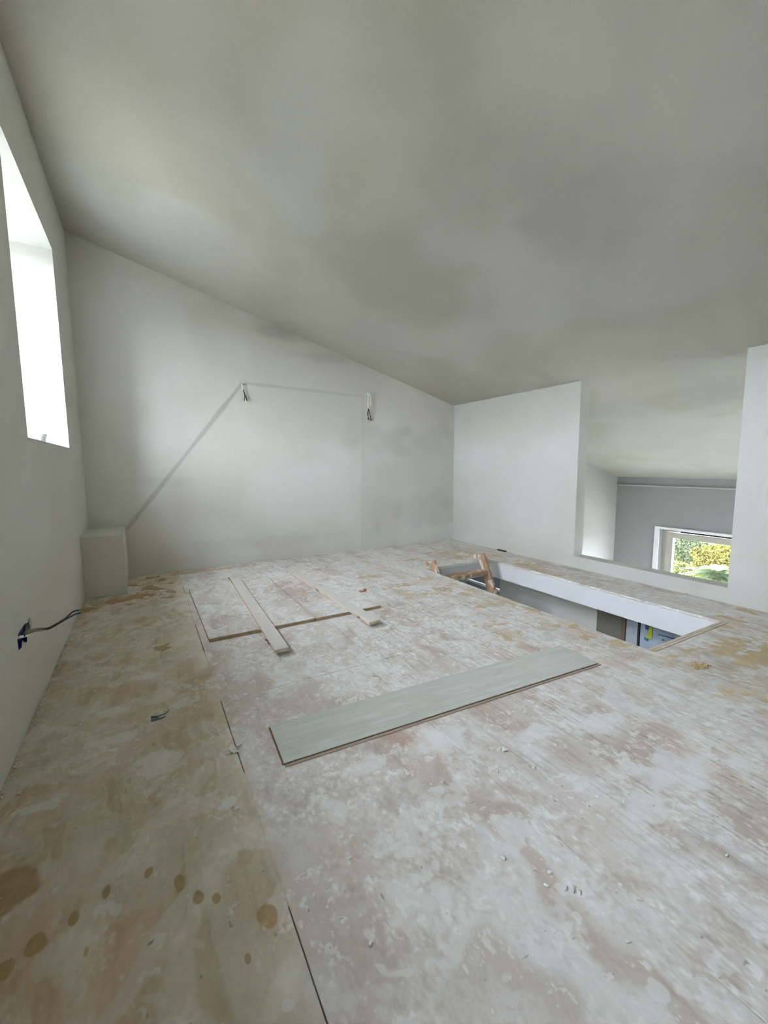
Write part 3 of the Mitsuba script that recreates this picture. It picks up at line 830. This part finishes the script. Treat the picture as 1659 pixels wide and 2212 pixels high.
tree('garden_tree', (15, 5.95, -1.92), (.75, .66, .50), 3600, .05, 21, M_LEAF[0], 'yellow green tree filling the middle of the view through the far window')
tree('garden_tree_001', (20.5, 9.25, -2.75), (.8, .80, .60), 2600, .06, 22, M_LEAF[1], 'darker green tree at the upper left of the view through the far window')
tree('garden_tree_002', (13.3, 6.22, -2.22), (.42, .46, .42), 2600, .042, 23, M_LEAF[2], 'lime green bush below the mast in the far window')
tree('garden_tree_003', (23.5, 9.9, -4.1), (1.5, 1.7, 1.0), 3600, .09, 24, M_LEAF[0], 'yellow bush standing farther off behind the mast in the far window')
tree('garden_tree_004', (20, 7.35, -2.75), (1.1, .95, .80), 3200, .07, 25, M_LEAF[2], 'tall lime yellow tree at the back right of the view through the far window')
# a palm with long arching fronds
fv = []
rg = np.random.default_rng(31)
pc = np.array([11.6, 4.60, -1.72])
for i in range(46):
    az, el = rg.uniform(0, 6.28), rg.uniform(.35, 1.35)
    dirv = np.array([math.cos(az) * math.cos(el), math.sin(az) * math.cos(el), math.sin(el)])
    L = rg.uniform(.55, .85)
    side = np.array([-math.sin(az), math.cos(az), 0])
    spine = [pc + dirv * L * t + np.array([0, 0, -.62 * L * t * t]) + np.array([math.cos(az), math.sin(az), 0]) * .2 * t * t for t in np.linspace(0, 1, 15)]
    for j in range(2, 15):
        for s in (-1, 1):
            for o in (0, .5):
                b = spine[j - 1] * (1 - o) + spine[j] * o
                fw = spine[j] - spine[j - 1]; fw /= np.linalg.norm(fw)
                tip = b + (side * s * .75 + fw * .65 + np.array([0, 0, -.25])) * .24 * (1 - .55 * j / 15)
                wv = np.array([0, 0, .011]) + fw * .011
                fv.append([b - wv, tip, b + wv])
fv = np.array(fv).reshape(-1, 3)
add('palm__fronds', trimesh.Trimesh(fv, np.arange(len(fv)).reshape(-1, 3), process=False), M_LEAF[3])
add('palm__trunk', tube([(11.6, 4.60, -7.0), (11.65, 4.57, -4.8), (11.6, 4.60, -1.7)], [.16, .12, .10], 10), M_BARK)
tag('palm', 'pale green palm with long drooping fronds at the lower right of the far window', 'palm')
# aerial mast
ax, ay = 9.5, 4.322
add('aerial__pole', tube([(ax, ay, -7.0), (ax, ay, -3), (ax, ay, -.69)], .007, 8), M_BARK)
for zz, w, bt in ((-.70, .10, .005), (-1.14, .115, .010)):
    add('aerial__crossbar', tube([(ax, ay + w * 1.3, zz + .015), (ax, ay, zz), (ax, ay - w, zz + .02)], bt, 6), M_BARK)
    for t in (-1, -.4, .5, 1.25):
        add('aerial__element', tube([(ax, ay + w * t, zz - .025), (ax, ay + w * t, zz + .035)], bt * .8, 5), M_BARK)
tag('aerial', 'thin dark aerial mast with crossbars seen through the far window', 'aerial')
